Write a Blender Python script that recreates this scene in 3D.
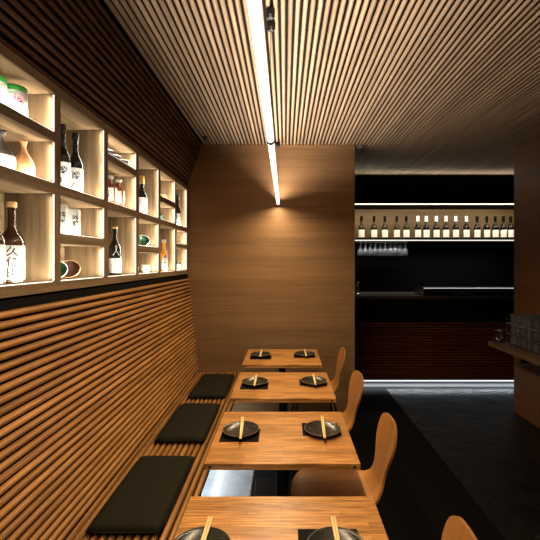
import bpy, bmesh, math, random
from mathutils import Vector, Matrix, Euler
random.seed(7)
PI = math.pi
SC = bpy.context.scene
COL = SC.collection
for o in list(bpy.data.objects):
    bpy.data.objects.remove(o)

# ------------------------------------------------------------------ camera
F = 390.0                       # focal length in pixels of a 540 px frame
CZ = 1.53                       # eye height
cam_d = bpy.data.cameras.new('camera')
cam = bpy.data.objects.new('camera', cam_d); COL.objects.link(cam)
cam.location = (0, 0, CZ); cam.rotation_euler = (PI / 2, 0, 0)
cam_d.sensor_width = 36; cam_d.lens = 36 * F / 540
cam_d.shift_x = -15 / 540.0; cam_d.shift_y = -9 / 540.0
cam_d.clip_start = .02
SC.camera = cam

# ------------------------------------------------------------------ world, exposure
w = bpy.data.worlds.new('world'); SC.world = w; w.use_nodes = True
w.node_tree.nodes['Background'].inputs[0].default_value = (0.02, 0.015, 0.012, 1)
w.node_tree.nodes['Background'].inputs[1].default_value = .02
vs = SC.view_settings
vs.view_transform = 'Standard'; vs.look = 'None'; vs.gamma = 1; vs.use_curve_mapping = False
vs.exposure = 0.0

def area(name, loc, direction, width, length, power, color, spread=180, along=(0, 1, 0)):
    """a strip of light: 'length' runs along the axis 'along', shining towards 'direction'"""
    l = bpy.data.lights.new(name, 'AREA'); l.shape = 'RECTANGLE'
    l.size = width; l.size_y = length; l.energy = power; l.color = color
    l.spread = math.radians(spread)
    o = bpy.data.objects.new(name, l); COL.objects.link(o)
    o.location = loc
    z = -Vector(direction).normalized(); y = Vector(along); y = (y - z * y.dot(z)).normalized(); x = y.cross(z)
    o.rotation_euler = Matrix((x, y, z)).transposed().to_euler()
    return o

WARM = (1.0, .77, .47)
TUBE_X, TUBE_Z = -.066, 2.084
# direct and indirect light of the two hanging tubes (size_y runs along the tube)
for n, (y0, y1) in enumerate(((-.16, 1.79), (1.80, 3.74))):
    area('tube_downlight', (TUBE_X, (y0 + y1) / 2, TUBE_Z - .019), (0, 0, -1), .026, y1 - y0, 24.0, WARM, 165)
    area('tube_uplight', (TUBE_X, (y0 + y1) / 2, TUBE_Z + .019), (.25, 0, 1), .026, y1 - y0, 31.0, (1.0, .85, .69), 138)

# ------------------------------------------------------------------ helpers
def newmat(name, color=(.5, .5, .5), rough=.5, metal=0.0, spec=.5, emit=None, estr=0.0, trans=0.0, ior=1.45, coat=0.0):
    m = bpy.data.materials.new(name); m.use_nodes = True
    b = m.node_tree.nodes['Principled BSDF']
    b.inputs['Base Color'].default_value = (*color, 1)
    b.inputs['Roughness'].default_value = rough
    b.inputs['Metallic'].default_value = metal
    b.inputs['Specular IOR Level'].default_value = spec
    b.inputs['Transmission Weight'].default_value = trans
    b.inputs['IOR'].default_value = ior
    b.inputs['Coat Weight'].default_value = coat
    if emit:
        b.inputs['Emission Color'].default_value = (*emit, 1)
        b.inputs['Emission Strength'].default_value = estr
    # faint procedural unevenness of the surface
    nt = m.node_tree
    tc = nt.nodes.new('ShaderNodeTexCoord'); no = nt.nodes.new('ShaderNodeTexNoise')
    no.inputs['Scale'].default_value = 35; no.inputs['Detail'].default_value = 3
    nt.links.new(tc.outputs['Object'], no.inputs['Vector'])
    mr = nt.nodes.new('ShaderNodeMapRange')
    mr.inputs['To Min'].default_value = max(0, rough - .06); mr.inputs['To Max'].default_value = min(1, rough + .06)
    nt.links.new(no.outputs['Fac'], mr.inputs['Value']); nt.links.new(mr.outputs['Result'], b.inputs['Roughness'])
    return m

def wood(name, ca, cb, scale, rough=.45, spec=.4, coarse=None, bump=.15, lo=.3, hi=.7, cv=.28):
    """grain: noise stretched by 'scale' per axis; coarse: a second, broader stretched noise (board to board tone)"""
    m = newmat(name, ca, rough, spec=spec)
    nt = m.node_tree; b = nt.nodes['Principled BSDF']
    tc = nt.nodes.new('ShaderNodeTexCoord')
    def noise(sc, det, lo_, hi_):
        mp = nt.nodes.new('ShaderNodeMapping'); mp.inputs['Scale'].default_value = sc
        n = nt.nodes.new('ShaderNodeTexNoise'); n.inputs['Scale'].default_value = 1; n.inputs['Detail'].default_value = det
        n.inputs['Roughness'].default_value = .6
        nt.links.new(tc.outputs['Object'], mp.inputs['Vector']); nt.links.new(mp.outputs['Vector'], n.inputs['Vector'])
        r = nt.nodes.new('ShaderNodeMapRange'); r.inputs['From Min'].default_value = lo_; r.inputs['From Max'].default_value = hi_
        nt.links.new(n.outputs['Fac'], r.inputs['Value'])
        return r.outputs['Result']
    g = noise(scale, 5, lo, hi)
    mix = nt.nodes.new('ShaderNodeMix'); mix.data_type = 'RGBA'
    mix.inputs['A'].default_value = (*ca, 1); mix.inputs['B'].default_value = (*cb, 1)
    nt.links.new(g, mix.inputs['Factor'])
    out = mix.outputs['Result']
    if coarse:
        c = noise(coarse, 1, .3, .7)
        mr = nt.nodes.new('ShaderNodeMapRange'); mr.inputs['To Min'].default_value = 1 - cv * 1.15; mr.inputs['To Max'].default_value = 1 + cv * .9
        nt.links.new(c, mr.inputs['Value'])
        hs = nt.nodes.new('ShaderNodeHueSaturation'); nt.links.new(out, hs.inputs['Color']); nt.links.new(mr.outputs['Result'], hs.inputs['Value'])
        out = hs.outputs['Color']
    nt.links.new(out, b.inputs['Base Color'])
    bp = nt.nodes.new('ShaderNodeBump'); bp.inputs['Strength'].default_value = bump; bp.inputs['Distance'].default_value = .002
    nt.links.new(g, bp.inputs['Height']); nt.links.new(bp.outputs['Normal'], b.inputs['Normal'])
    return m

def staves(name, ca, cb, length, width):
    """butcher block: staves along X, laid side by side along Y"""
    m = wood(name, ca, cb, (7, 120, 60), .34, .45, bump=.1, lo=.38, hi=.62)
    nt = m.node_tree; b = nt.nodes['Principled BSDF']
    src = b.inputs['Base Color'].links[0].from_socket
    tc = nt.nodes.new('ShaderNodeTexCoord')
    br = nt.nodes.new('ShaderNodeTexBrick'); br.inputs['Scale'].default_value = 1
    br.inputs['Brick Width'].default_value = length; br.inputs['Row Height'].default_value = width
    br.inputs['Mortar Size'].default_value = .0006; br.offset = .37; br.offset_frequency = 2; br.squash = .7; br.squash_frequency = 3
    br.inputs['Color1'].default_value = (.74, .72, .70, 1); br.inputs['Color2'].default_value = (1.15, 1.15, 1.15, 1)
    br.inputs['Mortar'].default_value = (.45, .42, .4, 1)
    nt.links.new(tc.outputs['Object'], br.inputs['Vector'])
    mx = nt.nodes.new('ShaderNodeMix'); mx.data_type = 'RGBA'; mx.blend_type = 'MULTIPLY'; mx.inputs['Factor'].default_value = 1
    nt.links.new(src, mx.inputs['A']); nt.links.new(br.outputs['Color'], mx.inputs['B'])
    nt.links.new(mx.outputs['Result'], b.inputs['Base Color'])
    return m

def obj(name, bm, mat, parent=None, smooth=False, loc=None):
    me = bpy.data.meshes.new(name)
    bmesh.ops.recalc_face_normals(bm, faces=bm.faces)
    if smooth == 'auto':
        for f in bm.faces: f.smooth = True
        for e in bm.edges:
            e.smooth = not (len(e.link_faces) == 2 and e.calc_face_angle(0) > .6)
    elif smooth:
        for f in bm.faces: f.smooth = True
    bm.to_mesh(me); bm.free()
    me.materials.append(mat)
    o = bpy.data.objects.new(name, me); COL.objects.link(o)
    if parent: o.parent = parent
    if loc: o.location = loc
    return o

def tag(o, label=None, cat=None, group=None, kind=None):
    if label: o['label'] = label
    if cat: o['category'] = cat
    if group: o['group'] = group
    if kind: o['kind'] = kind
    return o

def thing(name, label, cat, loc=(0, 0, 0), rz=0, group=None):
    o = bpy.data.objects.new(name, None); COL.objects.link(o)
    o.empty_display_size = .05
    o.location = loc; o.rotation_euler = (0, 0, rz)
    return tag(o, label, cat, group)

def dup(o, parent=None):
    c = o.copy(); COL.objects.link(c)
    if parent: c.parent = parent
    for ch in list(o.children):
        dup(ch, c)
    return c

def box(bm, x0, x1, y0, y1, z0, z1, bev=0, seg=2):
    r = bmesh.ops.create_cube(bm, size=1)
    vv = r['verts']
    for v in vv:
        v.co = Vector(((x0 + x1) / 2 + v.co.x * (x1 - x0), (y0 + y1) / 2 + v.co.y * (y1 - y0), (z0 + z1) / 2 + v.co.z * (z1 - z0)))
    if bev:
        es = {e for v in vv for e in v.link_edges}
        bmesh.ops.bevel(bm, geom=list(es), offset=bev, segments=seg, affect='EDGES', profile=.5)
    return bm

def B(*a, **k): return box(bmesh.new(), *a, **k)

def lathe(bm, prof, n=24, cx=0, cy=0, z0=0):
    rings = []
    for r, z in prof:
        if r < 1e-5:
            rings.append([bm.verts.new((cx, cy, z0 + z))])
        else:
            rings.append([bm.verts.new((cx + r * math.cos(2 * PI * i / n), cy + r * math.sin(2 * PI * i / n), z0 + z)) for i in range(n)])
    for a, b in zip(rings, rings[1:]):
        if len(a) == 1 and len(b) == 1: continue
        for i in range(n):
            j = (i + 1) % n
            if len(a) == 1: bm.faces.new((a[0], b[i], b[j]))
            elif len(b) == 1: bm.faces.new((a[i], b[0], a[j]))
            else: bm.faces.new((a[i], b[i], b[j], a[j]))
    return bm
def L(prof, n=24, **k): return lathe(bmesh.new(), prof, n, **k)

def tube(bm, pts, r, n=10, caps=True):
    pts = [Vector(p) for p in pts]; rings = []
    for i, p in enumerate(pts):
        d = (pts[min(i + 1, len(pts) - 1)] - pts[max(i - 1, 0)]).normalized()
        a = d.cross(Vector((0, 0, 1)))
        if a.length < 1e-3: a = d.cross(Vector((1, 0, 0)))
        a.normalize(); b = d.cross(a)
        rr = r[i] if isinstance(r, (list, tuple)) else r
        rings.append([bm.verts.new(p + rr * (math.cos(2 * PI * k / n) * a + math.sin(2 * PI * k / n) * b)) for k in range(n)])
    for a, b in zip(rings, rings[1:]):
        for i in range(n):
            j = (i + 1) % n
            bm.faces.new((a[i], a[j], b[j], b[i]))
    if caps:
        bm.faces.new(rings[0]); bm.faces.new(list(reversed(rings[-1])))
    return bm
def T(*a, **k): return tube(bmesh.new(), *a, **k)

def slat(bm, p, u, n, w, d, length0, length1, axis='Y'):
    """a rounded batten; cross-section centre p, width along u, bulging along n, running along axis"""
    prof = []
    K = 8
    for k in range(K + 1):
        a = PI * k / K
        prof.append((-math.cos(a) * w / 2, math.sin(a) ** .75 * d))
    pts0, pts1 = [], []
    for (s, t) in prof:
        q = Vector(p) + Vector(u) * s + Vector(n) * t
        a = q.copy(); b = q.copy()
        if axis == 'Y': a.y = length0; b.y = length1
        else: a.x = length0; b.x = length1
        pts0.append(bm.verts.new(a)); pts1.append(bm.verts.new(b))
    for k in range(K):
        bm.faces.new((pts0[k], pts0[k + 1], pts1[k + 1], pts1[k]))
    bm.faces.new((pts0[0], pts1[0], pts1[K], pts0[K]))
    bm.faces.new(pts0); bm.faces.new(list(reversed(pts1)))

def bake(o):
    dg = bpy.context.evaluated_depsgraph_get(); dg.update()
    me = bpy.data.meshes.new_from_object(o.evaluated_get(dg))
    return me

def lettering(name, text, size, mat, parent, r=None, z=0, ang=0, vertical=False, gap=1.0, depth=.0004, flat=None):
    """writing laid on a cylinder of radius r (centre of the parent) or on a flat face (flat = (origin, right, up))"""
    bm = bmesh.new()
    rows = list(text) if vertical else [text]
    for i, row in enumerate(rows):
        c = bpy.data.curves.new('t', 'FONT'); c.body = row; c.size = size; c.align_x = 'CENTER'; c.align_y = 'CENTER'
        c.resolution_u = 3; c.offset = size * .018
        to = bpy.data.objects.new('t', c); COL.objects.link(to)
        me = bake(to)
        off = (len(rows) - 1) / 2 - i
        n0 = len(bm.verts)
        bm.from_mesh(me); bm.verts.ensure_lookup_table()
        for v in bm.verts[n0:]:
            v.co.y += off * size * gap
        bpy.data.objects.remove(to); bpy.data.meshes.remove(me)
    bmesh.ops.triangulate(bm, faces=bm.faces)
    for v in bm.verts:
        x, y = v.co.x, v.co.y
        if flat:
            v.co = Vector(flat[0]) + Vector(flat[1]) * x + Vector(flat[2]) * y
        else:
            a = ang + x / r
            v.co = Vector(((r + depth) * math.cos(a), (r + depth) * math.sin(a), z + y))
    me = bpy.data.meshes.new(name)
    bm.to_mesh(me); bm.free(); me.materials.append(mat)
    o = bpy.data.objects.new(name, me); COL.objects.link(o); o.parent = parent
    return o

# ------------------------------------------------------------------ materials
M = {}
M['slat'] = wood('slat_wood', (.42, .205, .063), (.22, .095, .027), (45, 4, 45), .42, .4, coarse=(29, .6, 29))
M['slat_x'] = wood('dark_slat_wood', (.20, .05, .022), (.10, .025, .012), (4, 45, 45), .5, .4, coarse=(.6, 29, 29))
M['ceil_slat'] = wood('ceiling_slat_wood', (.30, .22, .15), (.22, .155, .10), (45, 4, 45), .55, .3, coarse=(29, .5, 29))
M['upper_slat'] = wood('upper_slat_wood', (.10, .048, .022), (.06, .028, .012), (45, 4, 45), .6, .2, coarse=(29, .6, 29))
M['veneer'] = wood('wall_veneer', (.26, .148, .070), (.175, .096, .043), (1.8, 3, 120), .5, .3, coarse=(.3, 1, 6), bump=.05, cv=.12)
M['veneer_dark'] = wood('station_veneer', (.19, .085, .036), (.13, .056, .022), (3, 1.8, 120), .5, .3, coarse=(1, .3, 6), bump=.05, cv=.12)
M['oak'] = wood('oak_board', (.225, .158, .090), (.115, .075, .038), (50, 50, 4), .5, .3, coarse=(14, 14, 1), bump=.08)
M['oak_long'] = wood('oak_board_lengthwise', (.225, .158, .090), (.115, .075, .038), (50, 3, 50), .5, .3, coarse=(14, .8, 14), bump=.08)
M['top'] = staves('table_block_wood', (.56, .27, .078), (.27, .112, .027), .42, .027)
M['ply'] = wood('chair_plywood', (.40, .18, .052), (.30, .125, .033), (5, 70, 5), .42, .3, coarse=(1, 8, 1), bump=.04)
M['black'] = newmat('black_backing', (.004, .0035, .003), .9, spec=.1)
M['blackwall'] = newmat('black_paint', (.003, .003, .003), .75, spec=.1)
M['blackmetal'] = newmat('black_metal', (.012, .012, .013), .35, .6)
M['steel'] = newmat('brushed_steel', (.55, .55, .56), .28, 1)
M['chrome'] = newmat('chrome', (.8, .8, .8), .08, 1)
M['cushion'] = wood('cushion_fabric', (.018, .016, .0085), (.012, .0105, .006), (300, 300, 300), .85, .15, bump=.3)
M['plate'] = newmat('dark_glaze', (.021, .019, .015), .26, spec=.6)
M['mat'] = newmat('black_placemat_felt', (.008, .008, .008), .85, spec=.1)
M['chop'] = wood('chopstick_bamboo', (.86, .68, .36), (.76, .56, .27), (60, 8, 60), .5, .3, bump=.02)
M['tube'] = newmat('tube_diffuser', (.9, .9, .9), .4, emit=(1, .93, .84), estr=2.2)
M['led_warm'] = newmat('warm_led', (.9, .9, .9), .4, emit=(1, .86, .62), estr=3)
M['led_soft'] = newmat('soft_led', (.9, .9, .9), .4, emit=(1, .95, .85), estr=1.2)
M['led_cool'] = newmat('cool_led', (.9, .9, .9), .4, emit=(.85, .93, 1), estr=1.2)
M['label'] = newmat('white_paper', (.33, .325, .31), .7)
M['ink'] = newmat('black_ink', (.01, .01, .01), .6)
M['pink'] = newmat('pink_ink', (.65, .05, .16), .6)
M['brownglass'] = newmat('dark_brown_glass', (.030, .014, .006), .12, spec=.6)
M['blackglass'] = newmat('black_glass', (.006, .006, .006), .1, spec=.6)
M['greenglass'] = newmat('olive_glass', (.075, .06, .015), .12, spec=.6)
M['darkcap'] = newmat('black_cap', (.012, .012, .012), .35)
M['tancap'] = newmat('tan_cap', (.62, .40, .18), .4)
M['gold'] = newmat('gold_foil', (.75, .48, .14), .3, .8)
M['whitecap'] = newmat('white_foil', (.8, .8, .78), .4)
M['glass'] = newmat('clear_glass', (.95, .97, .97), .03, trans=1.0, ior=1.35)
M['bar_glass'] = newmat('whitened_glass', (.9, .93, .95), .06, trans=.95, ior=1.45, spec=1)  # clear glass with a little white mixed in to stand for glints
M['bar_green'] = newmat('wine_green_glass', (.020, .014, .003), .22, spec=.3)
M['bar_black'] = newmat('wine_black_glass', (.003, .003, .003), .22, spec=.3)
M['bar_label'] = newmat('bright_white_paper', (.88, .88, .87), .6)
M['silver'] = newmat('silver_ink', (.6, .6, .58), .35, .5)

def slate():
    m = newmat('slate_floor', (.03, .03, .032), .36, spec=.32)
    nt = m.node_tree; b = nt.nodes['Principled BSDF']
    tc = nt.nodes.new('ShaderNodeTexCoord')
    n = nt.nodes.new('ShaderNodeTexNoise'); n.inputs['Scale'].default_value = 4.5; n.inputs['Detail'].default_value = 8; n.inputs['Roughness'].default_value = .65
    nt.links.new(tc.outputs['Object'], n.inputs['Vector'])
    cr = nt.nodes.new('ShaderNodeValToRGB')
    cr.color_ramp.elements[0].position = .35; cr.color_ramp.elements[0].color = (.002, .0019, .0017, 1)
    cr.color_ramp.elements[1].position = .7; cr.color_ramp.elements[1].color = (.012, .0100, .008, 1)
    nt.links.new(n.outputs['Fac'], cr.inputs['Fac'])
    br = nt.nodes.new('ShaderNodeTexBrick'); br.offset = 0; br.inputs['Scale'].default_value = 1
    br.inputs['Brick Width'].default_value = .6; br.inputs['Row Height'].default_value = .6; br.inputs['Mortar Size'].default_value = .004
    br.inputs['Color1'].default_value = (1, 1, 1, 1); br.inputs['Color2'].default_value = (.8, .8, .8, 1); br.inputs['Mortar'].default_value = (.15, .15, .15, 1)
    nt.links.new(tc.outputs['Object'], br.inputs['Vector'])
    mx = nt.nodes.new('ShaderNodeMix'); mx.data_type = 'RGBA'; mx.blend_type = 'MULTIPLY'; mx.inputs['Factor'].default_value = 1
    nt.links.new(cr.outputs['Color'], mx.inputs['A']); nt.links.new(br.outputs['Color'], mx.inputs['B'])
    nt.links.new(mx.outputs['Result'], b.inputs['Base Color'])
    bp = nt.nodes.new('ShaderNodeBump'); bp.inputs['Strength'].default_value = .5; bp.inputs['Distance'].default_value = .01
    bp.inputs['Strength'].default_value = 1.0; bp.inputs['Distance'].default_value = .03
    nt.links.new(n.outputs['Fac'], bp.inputs['Height']); nt.links.new(bp.outputs['Normal'], b.inputs['Normal'])
    return m
M['slate'] = slate()
M['pale_stone'] = wood('polished_grey_stone', (.26, .265, .27), (.17, .175, .18), (9, 9, 9), .25, .5, bump=.5)

# ------------------------------------------------------------------ the room shell
def struct(name, bm, mat, parent=None, smooth=False):
    o = obj(name, bm, mat, parent, smooth)
    if not parent: o['kind'] = 'structure'
    return o

YB = 3.79                       # face of the back partition
ZC = 2.657                      # underside of the ceiling battens
PITCH = .0335; SW = .0245; SD = .018
struct('floor', B(-1.35, 3.75, -.8, 6.15, -.1, 0), M['slate'])
# black runner between the bench and the aisle, flush in the slate
struct('trim_1', B(-.224, 1.21, -.8, 4.68, -.004, .004), M['blackwall'])
struct('trim_2', B(1.21, 1.216, -.8, 4.68, -.004, .0045), M['blackmetal'])
struct('trim_7', B(-.87, -.230, -.8, YB - .001, -.004, .003), M['pale_stone'])
struct('trim_3', B(-.230, -.224, -.8, YB, -.004, .0045), M['steel'])

ceil = struct('ceiling', B(-1.3, 3.75, -.8, 5.11, ZC + SD, ZC + SD + .1), M['black'])
bm = bmesh.new(); x = -.796 + PITCH / 2
while x < 3.65:
    slat(bm, (x, 0, ZC + SD), (1, 0, 0), (0, 0, -1), .0212, SD, -.79, 5.10)
    x += PITCH
obj('slats', bm, M['ceil_slat'], ceil, 'auto')

struct('wall_back', B(-1.35, .678, YB, YB + .11, 0, ZC + SD), M['veneer'])
struct('trim_4', B(-.79, .678, YB - .008, YB - .0005, ZC - .012, ZC), M['veneer'])
struct('wall_right', B(2.325, 2.50, -.8, 3.96, 0, ZC + SD), M['veneer_dark'])

def quad_prism(p, y0, y1):
    bm = bmesh.new()
    a = [bm.verts.new((x, y0, z)) for x, z in p]; b = [bm.verts.new((x, y1, z)) for x, z in p]
    n = len(p)
    for i in range(n): bm.faces.new((a[i], a[(i + 1) % n], b[(i + 1) % n], b[i]))
    bm.faces.new(list(reversed(a))); bm.faces.new(b)
    return bm
def slat_wall(name, p0, p1, mat, skip0, y0, y1):
    """battens side by side from p0 to p1 (x, z), facing the room"""
    a = Vector((p0[0], 0, p0[1])); b = Vector((p1[0], 0, p1[1])); u = (b - a).normalized(); L_ = (b - a).length
    n = Vector((-u.z, 0, u.x))
    if n.x < 0: n = -n
    q = [a - n * SD, b - n * SD, b - n * (SD + .05), a - n * (SD + .05)]
    o = struct(name, quad_prism([(v.x, v.z) for v in q], y0, y1), M['black'])
    bm = bmesh.new(); s = skip0 + PITCH / 2
    while s < L_ - PITCH * .1:
        slat(bm, a + u * s - n * SD, u, n, SW, SD, y0 + .001, y1 - .001); s += PITCH
    obj('slats', bm, mat, o, 'auto')
    return o
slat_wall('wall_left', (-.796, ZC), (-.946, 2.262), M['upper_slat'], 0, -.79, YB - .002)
slat_wall('wall_left.001', (-.928, 1.398), (-.832, .452), M['slat'], .03, -.79, YB - .002)
struct('wall_left.002', B(-1.35, -1.19, -.8, YB - .002, 0, ZC), M['blackwall'])

# the bar behind the partition
struct('wall_bar', B(.2, 3.75, 6.05, 6.15, 0, ZC), M['blackwall'])
struct('wall_bar_side', B(3.62, 3.75, 3.0, 6.05, 0, ZC), M['blackwall'])
struct('trim_5', B(.3, 3.62, 5.11, 5.16, 2.295, ZC + SD + .1), M['blackwall'])
struct('trim_6', B(.3, 3.62, 5.098, 5.109, ZC - .006, ZC + .002), M['oak_long'])

area('header_cove_light', (1.9, 5.085, ZC - .045), (0, -1, .35), .01, 2.6, 2.6, (1, .84, .58), 150, along=(1, 0, 0))
# ------------------------------------------------------------------ bench
bench = thing('bench', 'long built-in slatted wooden bench running along the left wall', 'bench', (-.62, 1.5, 0))
def wl(x, y, z): return (x + .62, y - 1.5, z)
bm = bmesh.new(); x = -.40 - SW / 2
while x > -.86:
    slat(bm, wl(x, 0, .453 - SD), (1, 0, 0), (0, 0, 1), SW, SD, -.79 - 1.5, YB - .003 - 1.5)
    x -= PITCH
obj('seat_slats', bm, M['slat'], bench, 'auto')
bm = bmesh.new(); box(bm, -.875 + .62, -.405 + .62, -2.29, YB - 1.503, .40, .453 - SD)
obj('seat_frame', bm, M['black'], bench)
obj('base', B(-.87 + .62, -.60 + .62, -2.29, YB - 1.503, 0, .40), M['blackwall'], bench)
obj('led_strip', B(-.58 + .62, -.565 + .62, -2.2, YB - 1.52, .375, .399), M['led_cool'], bench)
area('bench_underlight', (-.555, 1.8, .37), (.15, 0, -1), .015, 3.7, 20.0, (.80, .91, 1.0), 130)

# ------------------------------------------------------------------ seat cushions
def cushion_bm(w_, l_, h_):
    bm = bmesh.new(); nx, ny = 14, 22
    grid = {}
    for side in (0, 1):
        for i in range(nx + 1):
            for j in range(ny + 1):
                u = 2 * i / nx - 1; v = 2 * j / ny - 1
                e = (1 - abs(u) ** 7) * (1 - abs(v) ** 9)
                if side and (i in (0, nx) or j in (0, ny)): grid[1, i, j] = grid[0, i, j]; continue
                z = h_ * .42 + (h_ * .58 * e ** .35 if side == 0 else -h_ * .42 * e ** .25)
                cx = u * w_ / 2 * (1 - .012 * v * v * 1.0 * (1 if abs(u) > .9 else 0)); cy = v * l_ / 2
                grid[side, i, j] = bm.verts.new((cx, cy, z))
    for side in (0, 1):
        for i in range(nx):
            for j in range(ny):
                f = [grid[side, i, j], grid[side, i + 1, j], grid[side, i + 1, j + 1], grid[side, i, j + 1]]
                bm.faces.new(f if side == 0 else f[::-1])
    return bm
cl = ['dark olive seat cushion on the bench nearest the camera, before the second table',
      'dark olive seat cushion, middle one of the three on the slatted bench',
      'dark olive seat cushion at the far end of the bench against the back wall']
c0 = None
for i, (yc, xc) in enumerate(((1.815, -.634), (2.585, -.622), (3.33, -.615))):
    if c0 is None:
        o = thing('seat_cushion', cl[i], 'cushion', (xc, yc, .4525), 0, 'seat cushions on the bench')
        c = obj('cushion_pad', cushion_bm(.300, .59, .042), M['cushion'], o, True)
        # piped seam round the edge
        bm = bmesh.new(); pts = []
        for k in range(41):
            a = 2 * PI * k / 40; cx = math.cos(a); cy = math.sin(a)
            pts.append((.1495 * math.copysign(abs(cx) ** .18, cx), .2945 * math.copysign(abs(cy) ** .18, cy), .0178))
        tube(bm, pts, .0022, 6, False)
        obj('piping', bm, M['cushion'], o, True)
        c0 = o
    else:
        o = dup(c0); o.location = (xc, yc, .4525); o['label'] = cl[i]

# ------------------------------------------------------------------ lit display shelf on the left wall
XF, XBK = -.942, -1.152
div = [.745, 1.1825, 1.62, 2.0575, 2.495, 2.9325, 3.37, 3.767]
Z0, Z1, ZM0, ZM1, ZT0, ZT1 = 1.405, 1.445, 1.808, 1.848, 2.216, 2.255
sh = thing('display_shelf', 'long pale oak wall shelf of lit open niches above the bench', 'shelf', (XF, 2.25, Z0))
def sl(x0, x1, y0, y1, z0, z1, bev=.0015):
    return B(x0 - XF, x1 - XF, y0 - 2.25, y1 - 2.25, z0 - Z0, z1 - Z0, bev=bev, seg=1)
YS0, YS1 = .725, 3.787
obj('bottom_board', sl(XBK, XF, YS0, YS1, Z0, Z1), M['oak_long'], sh)
obj('top_board', sl(XBK, XF, YS0, YS1, ZT0, ZT1), M['oak_long'], sh)
obj('middle_board', sl(XBK, XF, YS0 + .002, YS1 - .002, ZM0, ZM1), M['oak_long'], sh)
obj('back_panel', sl(XBK - .018, XBK, YS0, YS1, Z0, ZT1), M['oak_long'], sh)
for k, yd in enumerate(div):
    h = .02
    obj('divider', sl(XBK, XF - .0005, yd - h, yd + h, Z1, ZM0), M['oak'], sh)
    obj('divider', sl(XBK, XF - .0005, yd - h, yd + h, ZM1, ZT0), M['oak'], sh)
cols = [(div[i] + .02, div[i + 1] - .02) for i in range(7)]      # 0 is outside the frame, 1 = the column cut by the frame edge
niches = []
def split(ci, lo, hi, s0=None, s1=None):
    y0, y1 = cols[ci]
    if s0 is None: niches.append((ci, lo, hi)); return
    obj('niche_shelf', sl(XBK, XF - .0005, y0, y1, s0, s1), M['oak_long'], sh)
    niches.append((ci, lo, s0)); niches.append((ci, s1, hi))
LO, UP = (Z1, ZM0), (ZM1, ZT0)
split(0, *LO, 1.605, 1.645); split(0, *UP)
split(1, *UP, 2.020, 2.057); split(1, *LO)
split(2, *UP); split(2, *LO, 1.605, 1.645)
split(3, *UP, 2.067, 2.106); split(3, *LO)
split(4, *UP); split(4, *LO, 1.590, 1.630)
split(5, *UP, 1.986, 2.028); split(5, *LO)
split(6, *UP); split(6, *LO, 1.650, 1.685)
for ci, zlo, zhi in niches:
    y0, y1 = cols[ci]
    obj('led_strip', sl(XF - .012, XF - .004, y0 + .01, y1 - .01, zlo, zlo + .003, bev=0), M['led_soft'], sh)
    k_ = ((zhi - zlo) / .36) ** .4
    area('niche_light', (XF - .010, (y0 + y1) / 2, zlo + .0045), (-.8, 0, .6), .006, y1 - y0 - .03, 2.9 * k_, (1.0, .89, .72), 125)
    obj('led_strip', sl(XF - .010, XF - .004, y1 - .003, y1, zlo + .005, zhi - .005, bev=0), M['led_soft'], sh)
    area('niche_light', (XF - .010, y1 - .0045, (zlo + zhi) / 2), (-1, -.35, 0), .005, zhi - zlo - .03, 0.85 * k_, (1.0, .89, .72), 140, along=(0, 0, 1))

# ------------------------------------------------------------------ bottles and pots in the niches
FACE = -PI / 2 + .62            # labels look towards the room
def bottle(name, label, cat, loc, r, h, body, cap, capz=.9, lab=(.04, .42), text=None, tsize=.016, neck=.014, shoulder=.5, group=None, extra=None, ang=FACE, labmat=None):
    t = thing(name, label, cat, loc, 0, group)
    sh_ = h * shoulder; nz = h * (shoulder + .22)
    prof = [(0, .003), (r * .9, 0), (r, .006), (r, sh_)]
    for k in range(1, 9):
        a = k / 8; s = .5 - .5 * math.cos(PI * a)
        prof.append((r + (neck - r) * s, sh_ + (nz - sh_) * a))
    prof += [(neck * .95, h * .9), (neck * 1.1, h * .915), (neck * 1.1, h * .97), (0, h * .97)]
    b = obj('glass_body', L(prof, 28), body, t, 'auto')
    obj('cap', L([(0, h * capz), (neck * 1.25, h * capz), (neck * 1.28, h * capz + .002), (neck * 1.28, h - .003), (neck * 1.15, h), (0, h)], 20), cap, t, 'auto')
    if lab:
        lz0, lz1 = lab[0] * h, lab[1] * h
        bm = bmesh.new(); n = 20; half = 1.35
        vs_ = []
        for k in range(n + 1):
            a = ang - half + 2 * half * k / n
            vs_.append([bm.verts.new((rr * math.cos(a), rr * math.sin(a), z)) for rr, z in ((r + .0006, lz0), (r + .0006, lz1))])
        for k in range(n): bm.faces.new((vs_[k][0], vs_[k + 1][0], vs_[k + 1][1], vs_[k][1]))
        lb = obj('paper_label', bm, labmat or M['label'], t, True)
        if text:
            lettering('lettering', text, tsize, M['ink'], lb, r + .0008, (lz0 + lz1) / 2, ang, vertical=True, gap=1.0)
            lettering('small_print', text[::-1], tsize * .38, M['ink'], lb, r + .0008, (lz0 + lz1) / 2 - .004, ang - .75, vertical=True, gap=1.15)
    return t

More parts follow.
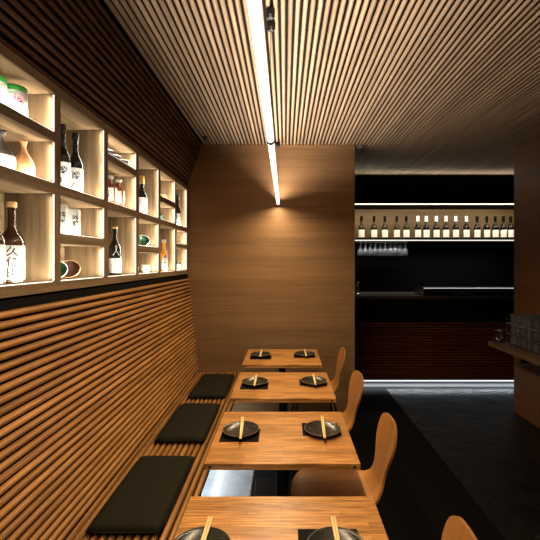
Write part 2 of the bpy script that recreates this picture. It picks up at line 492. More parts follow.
bottle('sake_bottle', 'brown sake bottle with tan cap and large black calligraphy label in the lowest big niche', 'bottle',
       (-1.05, 1.498, Z1), .043, .312, M['brownglass'], M['tancap'], .93, (.05, .46), '久保田', .040, ang=FACE + .05, group='bottles in the lit shelf')
bottle('sake_bottle', 'brown sake bottle cut by the left photo edge in the lowest big niche', 'bottle',
       (-1.05, 1.392, Z1), .043, .312, M['brownglass'], M['tancap'], .93, (.05, .46), '久保田', .040, ang=FACE + .05, group='bottles in the lit shelf')
bottle('sake_bottle', 'black-capped sake bottle with white label, right one of two in the tall upper niche', 'bottle',
       (-1.045, 1.945, ZM1), .036, .318, M['blackglass'], M['darkcap'], .9, (.06, .44), '酔心', .042, shoulder=.5, group='bottles in the lit shelf')
bottle('sake_bottle', 'black-capped sake bottle with white label, left one of two in the tall upper niche', 'bottle',
       (-1.05, 1.838, ZM1), .036, .325, M['blackglass'], M['darkcap'], .9, (.06, .44), '酔心', .042, shoulder=.5, group='bottles in the lit shelf')
b = bottle('sake_bottle', 'black bottle with silver arcs, tan cap and white printed label in a lower niche', 'bottle',
       (-1.045, 2.395, Z1), .037, .296, M['blackglass'], M['tancap'], .955, (.04, .34), '八海山', .028, shoulder=.55, group='bottles in the lit shelf')
bm = bmesh.new()
for c_, s_ in ((FACE - .5, 1), (FACE + .5, -1)):
    pts = []
    for k in range(9):
        a = c_ + s_ * .6 * math.sin(k / 8 * PI * .6); z = .12 + .06 * k / 8
        pts.append((.0374 * math.cos(a), .0374 * math.sin(a), z))
    tube(bm, pts, .0012, 5)
obj('silver_arc', bm, M['silver'], b)
bottle('sake_bottle', 'black bottle with gold foil neck and plain white label in an upper niche', 'bottle',
       (-1.045, 2.852, ZM1), .036, .305, M['blackglass'], M['gold'], .80, (.05, .47), None, shoulder=.5, group='bottles in the lit shelf')
M['orange'] = newmat('orange_liqueur', (.80, .32, .03), .15, spec=.6)
M['blue'] = newmat('blue_ink', (.03, .09, .35), .6)
b = bottle('liqueur_bottle', 'orange liqueur bottle with blue emblem and white label in a lower niche', 'bottle',
       (-1.0, 3.22, Z1), .030, .262, M['orange'], M['whitecap'], .9, (.03, .40), '梅酒', .018, shoulder=.5, group='bottles in the lit shelf')
bm = bmesh.new()
for k in range(12):
    pass
rr = .0308; vs_ = []
ctr = bm.verts.new((rr * 1.01 * math.cos(FACE), rr * 1.01 * math.sin(FACE), .122))
ring = [bm.verts.new(((rr + .0004) * math.cos(FACE + .42 * math.cos(a)), (rr + .0004) * math.sin(FACE + .42 * math.cos(a)), .122 + .013 * math.sin(a))) for a in [2 * PI * k / 16 for k in range(16)]]
for k in range(16): bm.faces.new((ctr, ring[k], ring[(k + 1) % 16]))
obj('blue_emblem', bm, M['blue'], b)
bottle('sake_bottle', 'dark bottle with white label in the farthest upper niche', 'bottle',
       (-1.0, 3.615, ZM1), .033, .29, M['blackglass'], M['darkcap'], .9, (.05, .42), None, group='bottles in the lit shelf')

def whisky(label, loc):
    t = thing('whisky_bottle', label, 'bottle', loc, .25, 'whisky bottles in the lit shelf')
    bm = B(-.034, .034, -.030, .030, 0, .125, bev=.008, seg=3)
    lathe(bm, [(0, .12), (.03, .12), (.022, .134), (.012, .142), (.012, .165), (0, .165)], 18)
    obj('glass_body', bm, newmat('amber_glass', (.16, .035, .008), .1, spec=.7), t, 'auto')
    obj('stopper', L([(0, .160), (.014, .162), (.022, .172), (.024, .182), (.020, .194), (.010, .200), (0, .201)], 20), newmat('grey_glass_stopper', (.18, .15, .12), .1, spec=.8), t, True)
    lb = obj('paper_label', B(-.026, .026, -.0312, -.0304, .032, .110), M['label'], t)
    lettering('lettering', '竹鶴', .026, M['ink'], lb, vertical=True, flat=((-.008, -.0316, .072), (1, 0, 0), (0, 0, 1)))
    obj('side_label', B(.0344, .0352, -.024, .024, .040, .115), M['label'], t)
    lettering('lettering', 'WHISKY', .010, M['ink'], lb, flat=((0, -.0316, .040), (1, 0, 0), (0, 0, 1)))
whisky('squat amber whisky bottle with round stopper, right one of two in the middle niche', (-1.03, 2.405, ZM1))
whisky('squat amber whisky bottle with round stopper, left one of two in the middle niche', (-1.035, 2.305, ZM1))

def jar(label, loc, ang):
    t = thing('green_lidded_jar', label, 'jar', loc, 0, 'green-lidded jars')
    r = .037
    obj('jar_body', L([(0, 0), (r * .95, 0), (r, .004), (r, .094), (r * .93, .099), (0, .099)], 28), newmat('white_jar', (.75, .75, .73), .3), t, 'auto')
    obj('lid', L([(0, .098), (r * .96, .098), (r * .99, .101), (r * .99, .115), (r * .95, .118), (0, .118)], 28), newmat('green_lid', (.03, .20, .035), .25), t, 'auto')
    lettering('lettering', '冷酒', .026, M['ink'], t, r, .038, ang + .35, vertical=True)
    lettering('pink_lettering', '花', .030, M['pink'], t, r, .066, ang + .1)
    lettering('green_lettering', 'SAKE', .012, newmat('green_ink', (.03, .25, .05), .6), t, r, .085, ang - .3)
jar('white jar with green lid, right one of two in the top left niche', (-1.0, 1.45, 2.057), FACE)
jar('white jar with green lid at the left photo edge in the top niche', (-1.018, 1.366, 2.057), FACE)

def flask(name, label, loc, r, h, mat, band=None):
    t = thing(name, label, 'flask', loc)
    pr = [(0, .002), (r * .55, 0), (r * .8, .004), (r * .97, h * .12), (r, h * .25), (r * .93, h * .40), (r * .66, h * .56), (r * .36, h * .68), (r * .22, h * .78), (r * .22, h * .86), (r * .32, h * .95), (r * .38, h), (r * .30, h * .985), (r * .17, h * .88), (0, h * .87)]
    obj('flask_body', L(pr, 28), mat, t, True)
    if band:
        obj('glaze_band', L([(r * .56, -.0002), (r * .815, .0035), (r * .985, h * .12), (r * 1.012, h * .25), (r * .96, h * .385)], 28), band, t, True)
tan = wood('tan_glaze', (.55, .27, .12), (.34, .14, .06), (18, 18, 9), .35, .5, bump=.1)
grey = wood('grey_ash_glaze', (.10, .09, .08), (.05, .045, .04), (14, 14, 30), .4, .5, bump=.1)
flask('sake_flask', 'tan mottled ceramic sake flask in the left niche', (-1.02, 1.522, ZM1), .040, .152, tan)
flask('sake_flask', 'dark grey ceramic sake flask with cream lower half at the left photo edge', (-1.02, 1.40, ZM1), .045, .150, grey, newmat('cream_glaze', (.72, .66, .55), .3))
flask('sake_flask', 'dark green ceramic flask in the small upper niche near the far end', (-1.015, 3.13, ZM1), .034, .115, newmat('dark_green_glaze', (.02, .06, .04), .2))

def carton(label, loc, w_, d_, h_, txt):
    t = thing('white_carton', label, 'carton', loc, .35, 'white cartons')
    obj('carton_body', B(-w_ / 2, w_ / 2, -d_ / 2, d_ / 2, 0, h_, bev=.003), M['label'], t)
    obj('lid', B(-w_ / 2 - .001, w_ / 2 + .001, -d_ / 2 - .001, d_ / 2 + .001, h_ - .028, h_ + .001, bev=.002), M['label'], t)
    lettering('lettering', txt, .028, M['ink'], t, vertical=True, flat=((w_ / 2 - .012, -d_ / 2 - .0008, h_ * .45), (1, 0, 0), (0, 0, 1)))
    lettering('lettering', txt[::-1], .022, M['ink'], t, vertical=True, flat=((w_ / 2 + .0008, 0, h_ * .40), (0, 1, 0), (0, 0, 1)))
carton('larger white carton with black lettering in the small lower niche', (-1.02, 1.865, 1.645), .066, .066, .130, '吟醸酒')
carton('white carton with black lettering, left one of two in the small lower niche', (-1.02, 1.762, 1.645), .060, .060, .138, '純米酒')

def leaning_bowl(name, label, loc, r, mat_in, tilt, rz, rim=None):
    """shallow bowl propped up on its edge; loc is the point where the rim touches"""
    t = thing(name, label, 'bowl', loc, rz)
    prof = [(0, .010), (r * .35, .010), (r * .7, .016), (r * .92, .030), (r, .042), (r * 1.02, .040), (r * .94, .024), (r * .7, .008), (r * .4, .001), (0, .001)]
    bm = L(prof, 32)
    mt = Matrix.Translation((0, 0, r * math.sin(tilt) * 1.02)) @ Matrix.Rotation(tilt, 4, 'X') @ Matrix.Translation((0, 0, -.040))
    bmesh.ops.transform(bm, matrix=mt, verts=bm.verts)
    lo = min(v.co.z for v in bm.verts)
    for v in bm.verts: v.co.z -= lo
    obj('bowl_body', bm, mat_in, t, True)
    if rim:
        bm = bmesh.new()
        tube(bm, [(r * 1.005 * math.cos(a), r * 1.005 * math.sin(a), .042) for a in [2 * PI * k / 32 for k in range(33)]], .0016, 5, False)
        bmesh.ops.transform(bm, matrix=mt, verts=bm.verts)
        for v in bm.verts: v.co.z -= lo
        obj('rim', bm, rim, t, True)
    return t
brown = wood('brown_glaze', (.09, .035, .02), (.05, .02, .012), (20, 20, 20), .18, .6, bump=.03)
green = wood('green_glaze', (.03, .12, .06), (.015, .06, .035), (20, 20, 20), .18, .6, bump=.03)
leaning_bowl('propped_bowl', 'dark brown glazed bowl propped on edge in the bottom niche', (-1.03, 1.86, Z1), .048, brown, 1.0, .35, M['tancap'])
leaning_bowl('propped_bowl', 'green glazed bowl propped on edge beside the brown bowl', (-1.035, 1.765, Z1), .045, green, 1.0, .35, M['whitecap'])
leaning_bowl('propped_bowl', 'dark green bowl propped on edge in the niche above the white cup', (-1.02, 2.80, 1.630), .046, green, 1.05, .35, M['whitecap'])

def cup(name, label, cat, loc, r, h, mat, extra=None):
    t = thing(name, label, cat, loc)
    obj('cup_body', L([(0, 0), (r * .6, 0), (r * .65, .004), (r * .95, h * .5), (r, h), (r * .93, h), (r * .86, h * .5), (r * .5, .008), (0, .008)], 24), mat, t, True)
    if extra: extra(t, r, h)
    return t
dark = newmat('black_glaze', (.014, .012, .012), .2, spec=.6)
band = lambda t, r, h: obj('rim_band', L([(r * 1.0, h * .9), (r * 1.02, h * .92), (r * 1.02, h), (r, h * 1.01)], 24), M['silver'], t, True)
cup('black_bowl', 'small black bowl, right one of three in the low top niche', 'bowl', (-1.0, 2.41, 2.106), .036, .045, dark, band)
cup('black_bowl', 'small black bowl, middle one of three in the low top niche', 'bowl', (-1.02, 2.318, 2.106), .040, .05, dark, band)
cup('black_bowl', 'small black bowl, left one of three in the low top niche', 'bowl', (-1.02, 2.222, 2.106), .040, .055, dark, band)
def dot(t, r, h):
    lettering('lettering', '酒', .026, M['ink'], t, r * 1.0, h * .6, FACE)
cup('white_cup', 'white sake cup with black character in the bottom niche under the green bowl', 'cup', (-1.0, 2.80, Z1), .034, .058, newmat('white_glaze', (.78, .76, .72), .25), dot)
cup('white_cup', 'smaller white sake cup beside the lettered cup in the bottom niche', 'cup', (-1.04, 2.70, Z1), .028, .045, newmat('white_glaze_b', (.78, .76, .72), .25))
t = cup('orange_cup', 'small orange and white cup in the upper niche near the far end', 'cup', (-1.0, 3.20, 2.028), .030, .042, newmat('orange_glaze', (.62, .26, .06), .3), band)
def lidm(t, r, h): obj('lid', L([(0, h * .98), (r * 1.03, h * .98), (r * 1.03, h * 1.15), (0, h * 1.2)], 20), M['darkcap'], t, 'auto')
cup('white_jar', 'small white jar with black lid in the farthest bottom niche', 'jar', (-1.0, 3.64, Z1), .028, .06, newmat('white_glaze_c', (.78, .76, .72), .25), lidm)

# ------------------------------------------------------------------ tables
TW, TD, TH, TT = .616, .528, .734, .026
TX = -.011
tn = ['wooden block-top table nearest the camera, cut by the lower photo edge',
      'wooden block-top table, second from the camera, with a chair pushed in behind its near edge',
      'wooden block-top table, third from the camera, beside the middle bench cushion',
      'wooden block-top table farthest away, against the veneered back wall']
tables_y = [1.056, 1.796, 2.526, 3.256]
def make_table():
    t = thing('dining_table', tn[0], 'table', (TX, tables_y[0], 0), 0, 'dining tables in a row')
    obj('tabletop', B(-TW / 2, TW / 2, -TD / 2, TD / 2, TH - TT, TH, bev=.002), M['top'], t)
    bm = B(-.25, .25, -.03, .03, TH - TT - .02, TH - TT); box(bm, -.03, .03, -.21, .21, TH - TT - .02, TH - TT)
    obj('support_cross', bm, M['blackmetal'], t)
    obj('column', B(-.028, .028, -.028, .028, .02, TH - TT - .02, bev=.003), M['blackmetal'], t)
    obj('base_plate', B(-.19, .19, -.19, .19, .004, .02, bev=.004), M['blackmetal'], t)
    for sx in (-1, 1):
        bm = L([(0, 0), (.005, 0), (.0055, .0015), (.003, .003), (0, .003)], 12)
        bmesh.ops.transform(bm, matrix=Matrix.Translation((sx * .284, -TD / 2, TH - TT / 2)) @ Matrix.Rotation(PI / 2, 4, 'X'), verts=bm.verts)
        obj('bolt', bm, M['blackmetal'], t)
    return t
tab0 = make_table()
for i in range(1, 4):
    t = dup(tab0); t.location = (TX - (.012 if i == 3 else 0), tables_y[i], 0); t['label'] = tn[i]

# ------------------------------------------------------------------ place settings
which = ['nearest table', 'second table from the camera', 'third table from the camera', 'farthest table']
#        (x, y) of plate, placemat offset, chopstick angle
sets = [[(-.229, 1.05, (-.01, -.045), -.02), (.140, 1.05, (-.015, .04), 0)],
        [(-.204, 1.80, (0, -.02), .07), (.174, 1.805, (-.005, .04), -.05)],
        [(-.194, 2.515, (0, -.035), .01), (.187, 2.53, (-.005, .02), -.01)],
        [(-.204, 3.25, (.005, -.035), 0), (.167, 3.27, (-.005, .005), 0)]]
m0 = p0 = s0 = None
for ti in range(4):
    for si in range(2):
        px, py, mo, ang = sets[ti][si]
        side = 'bench side' if si == 0 else 'aisle side'
        lab = 'black placemat under the plate, %s of the %s' % (side, which[ti])
        if m0 is None:
            m0 = obj('placemat', B(-.0875, .0875, -.065, .065, 0, .003, bev=.0008, seg=1), M['mat'])
            o = m0
        else: o = dup(m0)
        o.location = (px + mo[0], py + mo[1], TH + .0002); tag(o, lab, 'placemat', 'placemats on the tables')
        lab = 'round dark plate on the %s of the %s' % (side, which[ti])
        if p0 is None:
            R = .084
            p0 = thing('plate', lab, 'plate', (0, 0, 0), 0, 'dark plates on the tables')
            obj('plate_body', L([(0, .006), (R * .5, .0065), (R * .75, .010), (R * .93, .017), (R * .985, .0205), (R, .0195), (R * .97, .014), (R * .8, .005), (R * .55, .001), (R * .5, 0), (0, 0)], 48), M['plate'], p0, True)
            tb = T([(R * .993 * math.cos(a), R * .993 * math.sin(a), .0205) for a in [2 * PI * k / 48 for k in range(49)]], .0012, 6, caps=False)
            obj('rim', tb, newmat('worn_rim', (.16, .14, .11), .3), p0, True)
            o = p0
        else: o = dup(p0)
        o.location = (px, py, TH + .0034); o['label'] = lab
        lab = 'pale bamboo chopsticks on the plate, %s of the %s' % (side, which[ti])
        if s0 is None:
            s0 = thing('chopsticks', lab, 'chopsticks', (0, 0, 0), 0, 'chopsticks on the plates')
            for k in (-1, 1):
                tb = T([(k * .0030, -.115, .0035), (k * .0037, 0, .0038), (k * .0043, .115, .0042)], [.0027, .0036, .0042], 8)
                obj('chopstick', tb, M['chop'], s0, True)
            o = s0
        else: o = dup(s0)
        o.location = (px + .004, py + .002, TH + .0034 + .0216); o.rotation_euler = (0, 0, ang); o['label'] = lab

# ------------------------------------------------------------------ chairs
def make_chair():
    t = thing('dining_chair', '', 'chair', (0, 0, 0), 0, 'plywood chairs along the aisle')
    ctl = [(-.215, .430, .004), (-.212, .432, .06), (-.20, .436, .105), (-.17, .442, .15), (-.11, .443, .188), (-.03, .438, .203), (.05, .435, .195),
           (.11, .438, .165), (.155, .453, .125), (.187, .487, .092), (.202, .53, .080), (.212, .57, .085), (.222, .615, .104), (.232, .66, .119),
           (.242, .705, .121), (.250, .745, .109), (.255, .769, .087), (.2575, .783, .053), (.258, .786, .004)]
    def cr(p, t_):
        a, b, c, d = p
        return tuple(.5 * ((2 * b[i]) + (-a[i] + c[i]) * t_ + (2 * a[i] - 5 * b[i] + 4 * c[i] - d[i]) * t_ ** 2 + (-a[i] + 3 * b[i] - 3 * c[i] + d[i]) * t_ ** 3) for i in range(3))
    rows = []
    for i in range(len(ctl) - 1):
        P = [ctl[max(i - 1, 0)], ctl[i], ctl[i + 1], ctl[min(i + 2, len(ctl) - 1)]]
        for k in range(3): rows.append(cr(P, k / 3))
    rows.append(ctl[-1])
    bm = bmesh.new(); N = 14; grid = []
    for (x, z, w_) in rows:
        w_ = max(w_, .003); line = []
        back = min(1, max(0, (z - .47) / .15))
        for j in range(N + 1):
            s = 2 * j / N - 1
            c = s * s * (w_ / .2) ** 2
            line.append(bm.verts.new((x - .012 * c * back, s * w_, z + .014 * c * (1 - back))))
        grid.append(line)
    for a, b in zip(grid, grid[1:]):
        for j in range(N): bm.faces.new((a[j], a[j + 1], b[j + 1], b[j]))
    tmp = obj('tmp', bm, M['ply'])
    md = tmp.modifiers.new('s', 'SOLIDIFY'); md.thickness = .011; md.offset = -1
    me = bake(tmp); bpy.data.objects.remove(tmp)
    for p in me.polygons: p.use_smooth = True
    bm = bmesh.new(); bm.from_mesh(me)
    for e in bm.edges: e.smooth = not (len(e.link_faces) == 2 and e.calc_face_angle(0) > .8)
    zz = [v.co for v in bm.verts]
    me2 = bpy.data.meshes.new('seat_shell'); bm.to_mesh(me2); bm.free()
    if not me2.materials: me2.materials.append(M['ply'])
    o = bpy.data.objects.new('seat_shell', me2); COL.objects.link(o); o.parent = t
    obj('seat_mount', L([(0, .412), (.07, .412), (.07, .424), (0, .424)], 20), M['blackmetal'], t)
    for sx in (-1, 1):
        for sy in (-1, 1):
            pts = [(sx * .02, sy * .03, .408), (sx * .10, sy * .12, .404), (sx * .145, sy * .158, .385), (sx * .158, sy * .168, .35), (sx * .175, sy * .188, .18), (sx * .195, sy * .205, .004)]
            lg = obj('leg', T(pts, .0085, 10), M['blackmetal'], t, True)
            obj('foot_cap', L([(0, .0), (.012, 0), (.012, .012), (0, .014)], 12, cx=sx * .195, cy=sy * .205), M['darkcap'], lg)
    return t
ch0 = make_chair()
cl = ['moulded plywood chair at the lower photo edge with only its rounded back showing',
      'moulded plywood chair with full seat showing between the two nearest tables',
      'moulded plywood chair pushed in at the third table from the camera',
      'moulded plywood chair at the farthest table, seen edge-on against the back wall']
for i, (yc, xo) in enumerate(((1.075, .255), (1.84, .250), (2.56, .243), (3.30, .245))):
    c = ch0 if i == 0 else dup(ch0)
    c.location = (xo, yc, .004); c.rotation_euler = (0, 0, (-.02, .04, .12, .02)[i]); c['label'] = cl[i]

# ------------------------------------------------------------------ hanging tube lamps
def tube_lamp(label, y0, y1):
    t = thing('tube_lamp', label, 'lamp', (TUBE_X, (y0 + y1) / 2, TUBE_Z), 0, 'tube lamps over the tables')
    h = (y1 - y0) / 2 - .012
    def ly(prof):
        bm = L(prof, 20); bmesh.ops.transform(bm, matrix=Matrix.Rotation(-PI / 2, 4, 'X'), verts=bm.verts); return bm
    obj('glowing_tube', ly([(0, -h), (.0155, -h), (.0155, h), (0, h)]), M['tube'], t, 'auto')
    for s in (-1, 1):
        obj('end_collar', ly([(0, s * h), (.0168, s * h), (.0168, s * (h + .010)), (0, s * (h + .010))]), newmat('bronze', (.22, .13, .08), .4, .7), t, 'auto')
        y = s * (h - .03)
        obj('suspension_wire', T([(0, y, .0155), (0, y, ZC - TUBE_Z - .004)], .0010, 6), M['blackmetal'], t)
        obj('ceiling_canopy', L([(0, ZC - TUBE_Z - .042), (.012, ZC - TUBE_Z - .040), (.021, ZC - TUBE_Z - .030), (.022, ZC - TUBE_Z - .002), (0, ZC - TUBE_Z - .001)], 20, cy=y), M['blackmetal'], t, 'auto')
    return t
tube_lamp('glowing hanging tube lamp nearer the camera, running out of the top of the photo', -.16, 1.79)
tube_lamp('glowing hanging tube lamp ending just before the back wall', 1.80, 3.745)
t = thing('sprinkler', 'tiny black sprinkler on the ceiling above the far left corner', 'sprinkler', (-.725, 3.54, ZC - .03))
obj('sprinkler_body', L([(0, 0), (.014, .002), (.014, .006), (.006, .008), (.006, .030), (0, .030)], 14), M['blackmetal'], t)
obj('sprinkler_flange', L([(0, .026), (.022, .026), (.024, .0305), (0, .0305)], 16), M['blackmetal'], t)

t = thing('ceiling_sensor', 'small grey sensor box on the ceiling at the top corner of the partition', 'sensor', (.72, 3.80, ZC - .03))
obj('sensor_box', B(-.028, .028, -.018, .018, 0, .030, bev=.004), M['steel'], t)
obj('sensor_eye', L([(0, -.008), (.006, -.006), (.009, 0), (0, 0)], 14), M['darkcap'], t)

# ------------------------------------------------------------------ bar counter
YK = 4.70
bar = thing('bar_counter', 'long dark bar counter with slatted front and glowing kick strip', 'bar counter', (1.9, YK, 0))
def bb(x0, x1, y0, y1, z0, z1, **k): return B(x0 - 1.9, x1 - 1.9, y0 - YK, y1 - YK, z0, z1, **k)
obj('carcass', bb(.42, 3.60, YK + .02, YK + .55, .088, 1.07), M['blackwall'], bar)
obj('kick_plate', bb(.44, 3.60, YK + .05, YK + .50, 0, .088), newmat('grey_kick_metal', (.30, .31, .32), .45, spec=.6), bar)
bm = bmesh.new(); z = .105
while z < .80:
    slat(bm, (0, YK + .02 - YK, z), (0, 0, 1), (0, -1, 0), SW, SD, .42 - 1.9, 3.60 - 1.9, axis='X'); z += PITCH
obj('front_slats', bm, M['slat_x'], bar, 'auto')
obj('worktop', bb(.40, 3.61, YK - .03, YK + .60, 1.07, 1.11, bev=.004), newmat('dark_stone_worktop', (.05, .045, .042), .35), bar)
obj('led_strip', bb(.6, 3.58, YK + .012, YK + .026, .075, .087), M['led_cool'], bar)
area('bar_kick_light', (2.1, YK + .010, .070), (0, -.2, -1), .012, 3.0, 6.0, (.85, .93, 1.0), 135, along=(1, 0, 0))
t = thing('display_case', 'low glass refrigerated display case with bright steel edge on the bar counter', 'display case', (2.35, YK + .15, 1.11))
def dc(x0, x1, y0, y1, z0, z1, **k): return B(x0 - 2.35, x1 - 2.35, y0 - YK - .15, y1 - YK - .15, z0 - 1.11, z1 - 1.11, **k)
DX0, DX1 = 1.665, 3.30
obj('case_base', dc(DX0, DX1, YK, YK + .30, 1.11, 1.125), M['blackmetal'], t)
obj('top_panel', dc(DX0, DX1, YK + .025, YK + .30, 1.196, 1.206, bev=.002), M['blackmetal'], t)
obj('top_rail', dc(DX0, DX1, YK, YK + .025, 1.196, 1.208, bev=.002), M['steel'], t)
obj('added_edge_glow', dc(DX0 + .01, DX1 - .01, YK - .006, YK - .001, 1.199, 1.206), newmat('edge_glow', (.8, .8, .8), .4, emit=(.9, .97, 1), estr=.7), t)  # added glow, stands in for the bright line along the steel edge
obj('end_post', dc(DX0, DX0 + .012, YK, YK + .30, 1.125, 1.196), M['steel'], t)
obj('end_post', dc(DX1 - .012, DX1, YK, YK + .30, 1.125, 1.196), M['steel'], t)
obj('front_glass', dc(DX0 + .012, DX1 - .012, YK + .002, YK + .006, 1.125, 1.196), M['glass'], t)
obj('back_panel', dc(DX0 + .012, DX1 - .012, YK + .29, YK + .298, 1.125, 1.196), M['blackwall'], t)
o = thing('steel_tray', 'small steel tray inside the display case', 'tray', (2.22, YK + .15, 1.1255))
obj('tray_body', B(-.11, .11, -.08, .08, 0, .008, bev=.003), M['steel'], o)
obj('tray_rim', B(-.12, .12, -.09, .09, .008, .014, bev=.002), M['steel'], o)
o = thing('tap', 'chrome tap at the left end of the bar counter beside the partition', 'tap', (.895, YK + .18, 1.11))
obj('tap_base', L([(0, 0), (.026, 0), (.026, .012), (.014, .02), (.014, .09), (0, .09)], 16), M['chrome'], o, 'auto')
obj('spout', T([(0, 0, .085), (0, -.01, .13), (0, -.05, .155), (0, -.10, .145), (0, -.115, .11)], .009, 10), M['chrome'], o, True)
obj('lever', T([(0, .0, .09), (.03, .02, .12)], .005, 8), M['chrome'], o)

# ------------------------------------------------------------------ bar back shelf, bottles and hanging glasses
ZS = 1.858
shf = thing('bottle_shelf', 'long black wall shelf behind the bar with a lit line along its underside', 'shelf', (2.1, 5.8, ZS - .03))
def bs(x0, x1, y0, y1, z0, z1, **k): return B(x0 - 2.1, x1 - 2.1, y0 - 5.8, y1 - 5.8, z0 - ZS + .03, z1 - ZS + .03, **k)
obj('shelf_board', bs(.6, 3.6, 5.55, 6.04, ZS - .025, ZS), M['blackmetal'], shf)
obj('light_edge', bs(.62, 3.58, 5.548, 5.562, ZS - .040, ZS - .027), newmat('soft_white_edge', (.9, .9, .9), .4, emit=(1, .97, .9), estr=.75), shf)
obj('back_board', bs(.6, 3.6, 6.02, 6.045, ZS, 2.327), wood('bar_oak_panel', (.165, .105, .042), (.11, .068, .026), (1.6, 3, 60), .5, .3, coarse=(.5, 1, 6)), shf)
obj('top_light_edge', bs(.60, 3.58, 5.42, 5.44, 2.316, 2.326), M['led_warm'], shf)
obj('top_board', bs(.6, 3.6, 5.41, 6.02, 2.327, 2.38), M['blackwall'], shf)
area('bottle_shelf_light', (2.1, 5.43, 2.306), (0, .75, -1), .02, 2.9, 20.0, (1.0, .86, .64), 170, along=(1, 0, 0))

area('under_shelf_light', (1.9, 5.556, ZS - .042), (0, .3, -1), .012, 2.8, 7.0, (1, .97, .93), 120, along=(1, 0, 0))
xs = [361.5, 374, 384.8, 396.7, 406.3, 417.8, 426.3, 436.3, 445.9, 455.6, 466.3, 477, 486.7, 495.2, 503.3, 510.7]
xs = [(p - 285) * 5.68 / F for p in xs]
ordn = ['first', 'second', 'third', 'fourth', 'fifth', 'sixth']
kinds = {}
for i, x in enumerate(xs):
    k = 0 if i < 5 else (1 if i < 11 else 2)
    j = i if k == 0 else (i - 5 if k == 1 else i - 11)
    lab = ['olive glass wine bottle with dark neck on the bar shelf, %s from the left end',
           'black wine bottle with white cap on bar shelf, %s from left of these six',
           'black-capped wine bottle at the right of the bar shelf, %s of these five'][k] % ordn[j]
    if k == 0 and j == 4: lab = 'olive glass wine bottle with dark neck on the bar shelf, next to the white-capped ones'
    if k not in kinds:
        kinds[k] = bottle('wine_bottle', lab, 'bottle', (x, 5.68, ZS), .045, .324, [M['bar_green'], M['bar_black'], M['bar_black']][k],
                          [M['bar_black'], M['whitecap'], M['bar_black']][k], [.80, .76, .80][k], (.05, .38), None, neck=.0165, shoulder=.48,
                          group='wine bottles on the bar shelf', ang=-PI / 2, labmat=M['bar_label'])
        o = kinds[k]
    else: o = dup(kinds[k])
    o.location = (x, 5.68, ZS); o['label'] = lab

rack = thing('glass_rack', 'steel hanging rack under the left end of the bar shelf', 'rack', (1.41, 5.66, ZS - .06))
bm = bmesh.new()
gx = [1.09 + .0715 * k for k in range(10)]
for x in [g + s * .016 for g in gx for s in (-1, 1)]:
    box(bm, x - 1.41 - .002, x - 1.41 + .002, -.09, .10, .0, .006)
obj('rail', bm, M['steel'], rack)
bm = bmesh.new()
for x in (1.06, 1.40, 1.76):
    tube(bm, [(x - 1.41, .05, .003), (x - 1.41, .05, .034)], .003, 6)
box(bm, -.36, .38, .047, .053, 0, .006)
obj('hanger', bm, M['steel'], rack)
g0 = None
for row in range(2):
    for k, x in enumerate(gx):
        if g0 is None:
            g0 = thing('wine_glass', '', 'glass', (0, 0, 0), 0, 'wine glasses hanging under the bar shelf')
            H = .205
            pr = [(0, H), (.032, H), (.033, H - .002), (.006, H - .008), (.0035, H - .02), (.0035, H - .085), (.010, H - .095), (.026, H - .112), (.035, H - .138), (.036, H - .155), (.032, H - .18), (.027, H - .205),
                  (.0258, H - .205), (.031, H - .18), (.0345, H - .155), (.0335, H - .139), (.025, H - .116), (.009, H - .099), (0, H - .097)]
            obj('glass_bowl', L(pr, 20), M['bar_glass'], g0, True)
            o = g0
        else: o = dup(g0)
        o.location = (x, 5.615 + row * .085, ZS - .06 - .205 + .0085 + .0)
        o['label'] = 'stemmed glass hanging upside down in the %s row of the rack under the bar shelf' % ('front' if row == 0 else 'back')

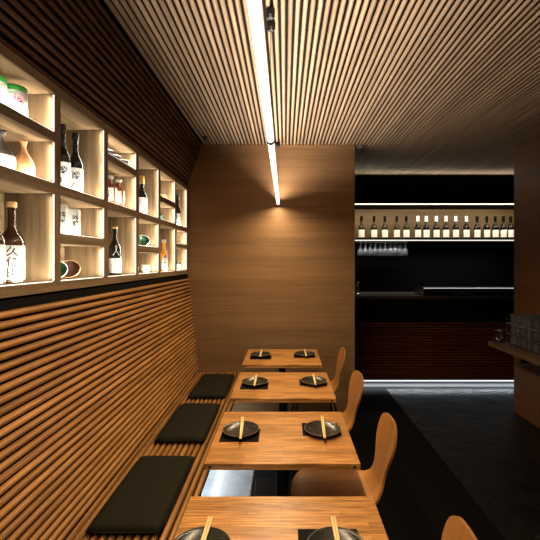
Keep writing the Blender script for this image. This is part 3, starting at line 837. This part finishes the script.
# ------------------------------------------------------------------ side station with racks of tumblers
t = thing('side_station', 'wooden service ledge on the right wall carrying racks of tumblers', 'shelf', (2.13, 3.2, .72))
obj('ledge_top', B(-.18, .19, -2.6, .55, .0, .038, bev=.003), wood('ledge_wood', (.17, .10, .05), (.10, .055, .026), (50, 3, 50), .3, .5), t)
for y in (-2.2, -.9, .35):
    obj('bracket', B(.02, .19, y - .006, y + .006, -.12, 0, bev=.002), M['blackmetal'], t)
ZL = .7585
rackn = thing('tumbler_rack', 'three-tier dark wire rack holding rows of clear tumblers', 'rack', (2.17, 3.28, ZL))
TH3 = .098
for k in range(4):
    bm = bmesh.new(); z = k * TH3
    for (a, b) in (((-.115, -.33), (.125, -.33)), ((.125, -.33), (.125, .33)), ((.125, .33), (-.115, .33)), ((-.115, .33), (-.115, -.33))):
        tube(bm, [(a[0], a[1], z + .003), (b[0], b[1], z + .003)], .003, 6)
    if k < 3:
        for j in range(12):
            y = -.33 + .66 * j / 11
            tube(bm, [(-.115, y, z + .003), (.125, y, z + .003)], .0016, 5)
    if k < 3: obj('tier_grid', bm, M['steel'], rackn)
    else: bm.free()
for x in (-.115, .125):
    for y in (-.33, 0, .33):
        obj('post', T([(x, y, .0), (x, y, 3 * TH3 - .02)], .0035, 8), M['steel'], rackn)
g1 = None
for tier in range(3):
    for ix in range(3):
        for iy in range(8):
            if g1 is None:
                g1 = thing('tumbler', '', 'glass', (0, 0, 0), 0, 'tumblers in the rack')
                obj('tumbler_body', L([(0, 0), (.026, 0), (.028, .003), (.033, .083), (.0315, .083), (.0268, .008), (0, .007)], 18), M['bar_glass'], g1, True)
                o = g1
            else: o = dup(g1)
            o.location = (2.17 - .075 + ix * .078, 3.28 - .285 + iy * .0815, ZL + tier * TH3 + .0063)
            o['label'] = 'clear tumbler standing on the %s tier of the rack by the right wall' % ['lowest', 'middle', 'top'][tier]
o = thing('glass_pitcher', 'small clear pitcher at the far tip of the right service ledge', 'pitcher', (2.03, 3.70, ZL))
obj('pitcher_body', L([(0, 0), (.035, 0), (.037, .004), (.033, .10), (.036, .135), (.034, .135), (.031, .10), (.034, .009), (0, .008)], 20), M['glass'], o, True)
obj('handle', T([(-.034, 0, .115), (-.06, 0, .108), (-.064, 0, .07), (-.055, 0, .035), (-.035, 0, .025)], .004, 8), M['glass'], o, True)

o = thing('bar_stool', 'black pedestal stool at the right photo edge with round base on the floor', 'stool', (2.12, 2.86, 0))
obj('base_disc', L([(0, 0), (.22, 0), (.22, .006), (.20, .014), (.04, .022), (0, .022)], 36), M['blackmetal'], o, 'auto')
obj('pole', L([(0, .02), (.024, .02), (.024, .52), (0, .52)], 18), M['blackmetal'], o, 'auto')
